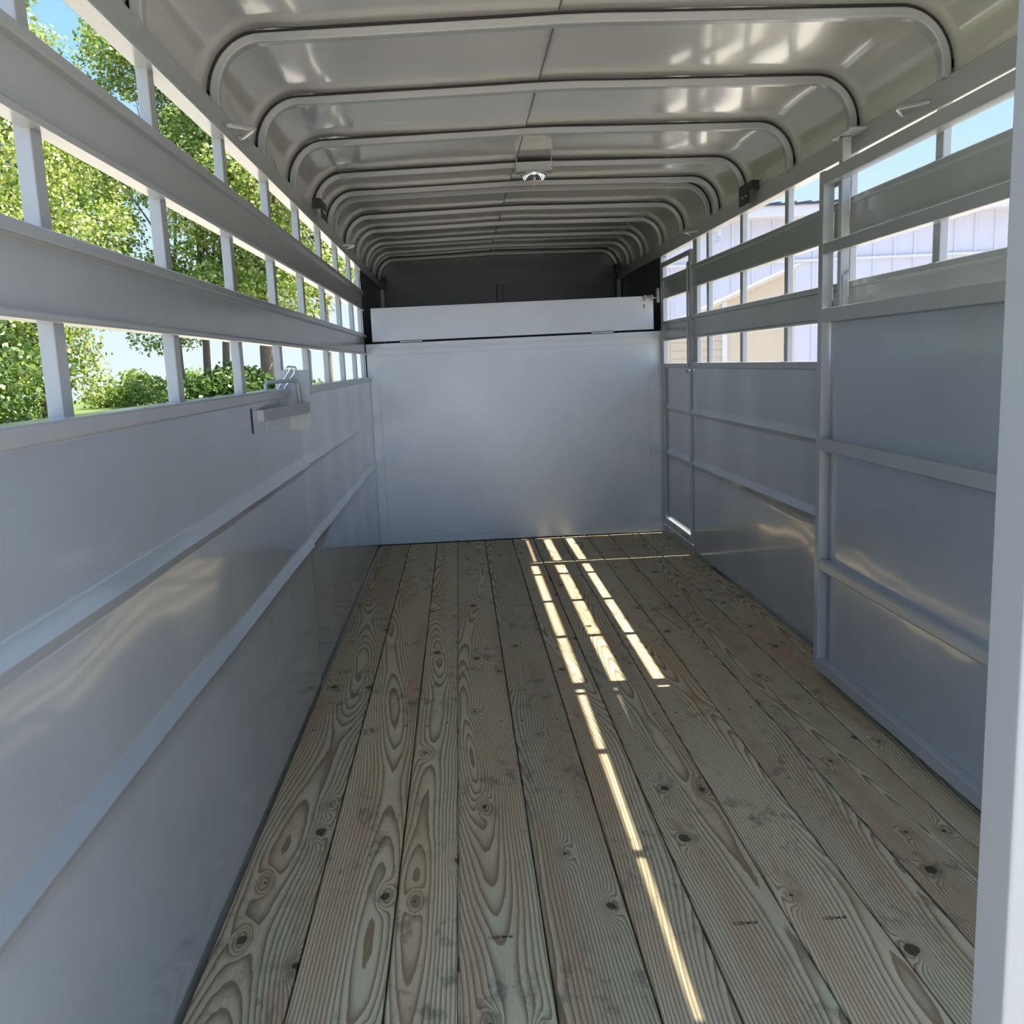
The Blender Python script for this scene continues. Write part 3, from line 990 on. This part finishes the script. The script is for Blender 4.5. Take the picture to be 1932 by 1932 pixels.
# ------------------------------------------------------------------ metal building on the right
sd = NT('pale_metal_siding')
sd.b.inputs['Base Color'].default_value = (0.44, 0.445, 0.52, 1)
sd.b.inputs['Roughness'].default_value = 0.45
SIDING = sd.m
TRIM = simple('building_trim', (0.50, 0.50, 0.56), 0.5)
TANW = NT('tan_siding')
TANW.link(TANW.mix(TANW.noise(TANW.pos(), 1.5, 4), (0.42, 0.35, 0.26), (0.48, 0.41, 0.32)), TANW.b.inputs['Base Color'])
TANW.b.inputs['Roughness'].default_value = 0.7
RD = simple('dark_roofing', (0.05, 0.055, 0.065), 0.5)
bd = thing_props(empty('metal_building', (8, 20, GROUND)), 'long pale ribbed metal building with dark roof behind the right wall', 'building')
def ribbed(y, x0, x1, z0, z1, pitch, dep):
    m = MB()
    poly = []
    x = x0
    while x < x1 - 1e-6:
        poly += [(x, y), (x + pitch * 0.80, y), (x + pitch * 0.84, y - dep), (x + pitch * 0.96, y - dep)]
        x += pitch
    poly += [(x1, y), (x1, y + 0.06), (x0, y + 0.06)]
    n = len(poly)
    m.add([(a, b, z0) for a, b in poly] + [(a, b, z1) for a, b in poly], [(i, (i + 1) % n, n + (i + 1) % n, n + i) for i in range(n)] + [tuple(range(n))[::-1], tuple(range(n, 2 * n))])
    return m
ribbed(20.0, 1.6, 24.0, GROUND, 2.93, 0.42, 0.025).build('lower_siding', SIDING, bd)
ribbed(19.98, 1.6, 24.0, 2.98, 3.82, 0.42, 0.025).build('upper_siding', SIDING, bd)
MB().box(1.6, 24.0, 19.93, 20.02, 2.93, 2.98).build('girt_flashing', TRIM, bd)
MB().box(1.4, 24.2, 19.55, 19.98, 3.80, 4.02).build('eave_fascia', TRIM, bd, bevel=0.01)
rf = MB()
rf.add([(1.4, 19.5, 4.0), (24.2, 19.5, 4.0), (24.2, 32, 5.35), (1.4, 32, 5.35), (1.4, 19.5, 4.03), (24.2, 19.5, 4.03), (24.2, 32, 5.38), (1.4, 32, 5.38)],
       [(0, 3, 2, 1), (4, 5, 6, 7), (0, 1, 5, 4), (1, 2, 6, 5), (2, 3, 7, 6), (3, 0, 4, 7)])
for k in range(0, 72):
    xr_ = 1.6 + k * 0.31
    rf.add([(xr_ - 0.05, 19.48, 4.02), (xr_ + 0.05, 19.48, 4.02), (xr_ + 0.025, 19.48, 4.07), (xr_ - 0.025, 19.48, 4.07), (xr_ - 0.05, 32, 5.37), (xr_ + 0.05, 32, 5.37), (xr_ + 0.025, 32, 5.42), (xr_ - 0.025, 32, 5.42)],
           [(0, 1, 2, 3), (4, 7, 6, 5), (0, 4, 5, 1), (1, 5, 6, 2), (2, 6, 7, 3), (3, 7, 4, 0)])
rf.build('roof', RD, bd)
MB().tube([(5.35, 19.97, 3.62), (5.35, 19.75, 3.66), (5.37, 19.62, 3.60), (5.38, 19.6, 3.46)], 0.045, 10).lathe((5.38, 19.6, 3.34), [(0.02, 0.12), (0.085, 0.0), (0.078, 0.0), (0.01, 0.11)], 16).build('wall_lamp', TRIM, bd, smooth='auto')
# lean-to with tan siding in front of it
le = thing_props(empty('tan_shed', (4.3, 15.5, GROUND)), 'tan sided shed with sloping white roof edge before the metal building', 'shed')
xa, xb, ys_ = 3.35, 5.30, 15.0
za, zb = 1.17 + 0.030 * 15, 1.17 + 0.083 * 15
def ztop(x): return za + (zb - za) * (x - xa) / (xb - xa)
wm = MB()
rows = [xa] + [xa + (xb - xa) * k / 6 for k in range(1, 7)]
wm.add([(xa, ys_, GROUND), (xb, ys_, GROUND), (xb, ys_, zb), (xa, ys_, za), (xa, ys_ + 0.3, GROUND), (xb, ys_ + 0.3, GROUND), (xb, ys_ + 0.3, zb), (xa, ys_ + 0.3, za)],
       [(0, 1, 2, 3), (4, 7, 6, 5), (1, 5, 6, 2), (0, 3, 7, 4), (3, 2, 6, 7)])
wm.build('wall', TANW.m, le)
lap = MB()
z_ = GROUND
while z_ < 2.2:
    xl_ = xa if z_ + 0.12 < za else xa + (z_ + 0.13 - za) / (zb - za) * (xb - xa)
    xr_ = 4.15
    if xl_ < xr_ - 0.05:
        lap.add([(xl_, ys_ - 0.002, z_), (xr_, ys_ - 0.002, z_), (xr_, ys_ - 0.022, z_), (xl_, ys_ - 0.022, z_), (xl_, ys_ - 0.002, z_ + 0.12), (xr_, ys_ - 0.002, z_ + 0.12)],
                [(0, 1, 2, 3), (3, 2, 5, 4), (0, 3, 4), (1, 5, 2), (0, 4, 5, 1)])
    z_ += 0.125
lap.build('lap_siding', TANW.m, le)
MB().box(4.15, 4.23, ys_ - 0.03, ys_ + 0.0, GROUND, ztop(4.15) - 0.01).build('corner_trim', TRIM, le)
ff = MB()
ff.add([(xa - 0.1, ys_ - 0.12, za - 0.06), (xb + 0.06, ys_ - 0.12, zb), (xb + 0.06, ys_ - 0.12, zb + 0.05), (xa - 0.1, ys_ - 0.12, za - 0.01),
        (xa - 0.1, ys_ + 0.42, za - 0.06), (xb + 0.06, ys_ + 0.42, zb), (xb + 0.06, ys_ + 0.42, zb + 0.05), (xa - 0.1, ys_ + 0.42, za - 0.01)],
       [(0, 1, 2, 3), (4, 7, 6, 5), (0, 4, 5, 1), (1, 5, 6, 2), (2, 6, 7, 3), (3, 7, 4, 0)])
ff.build('roof', simple('shed_fascia', (0.46, 0.42, 0.36), 0.6), le)
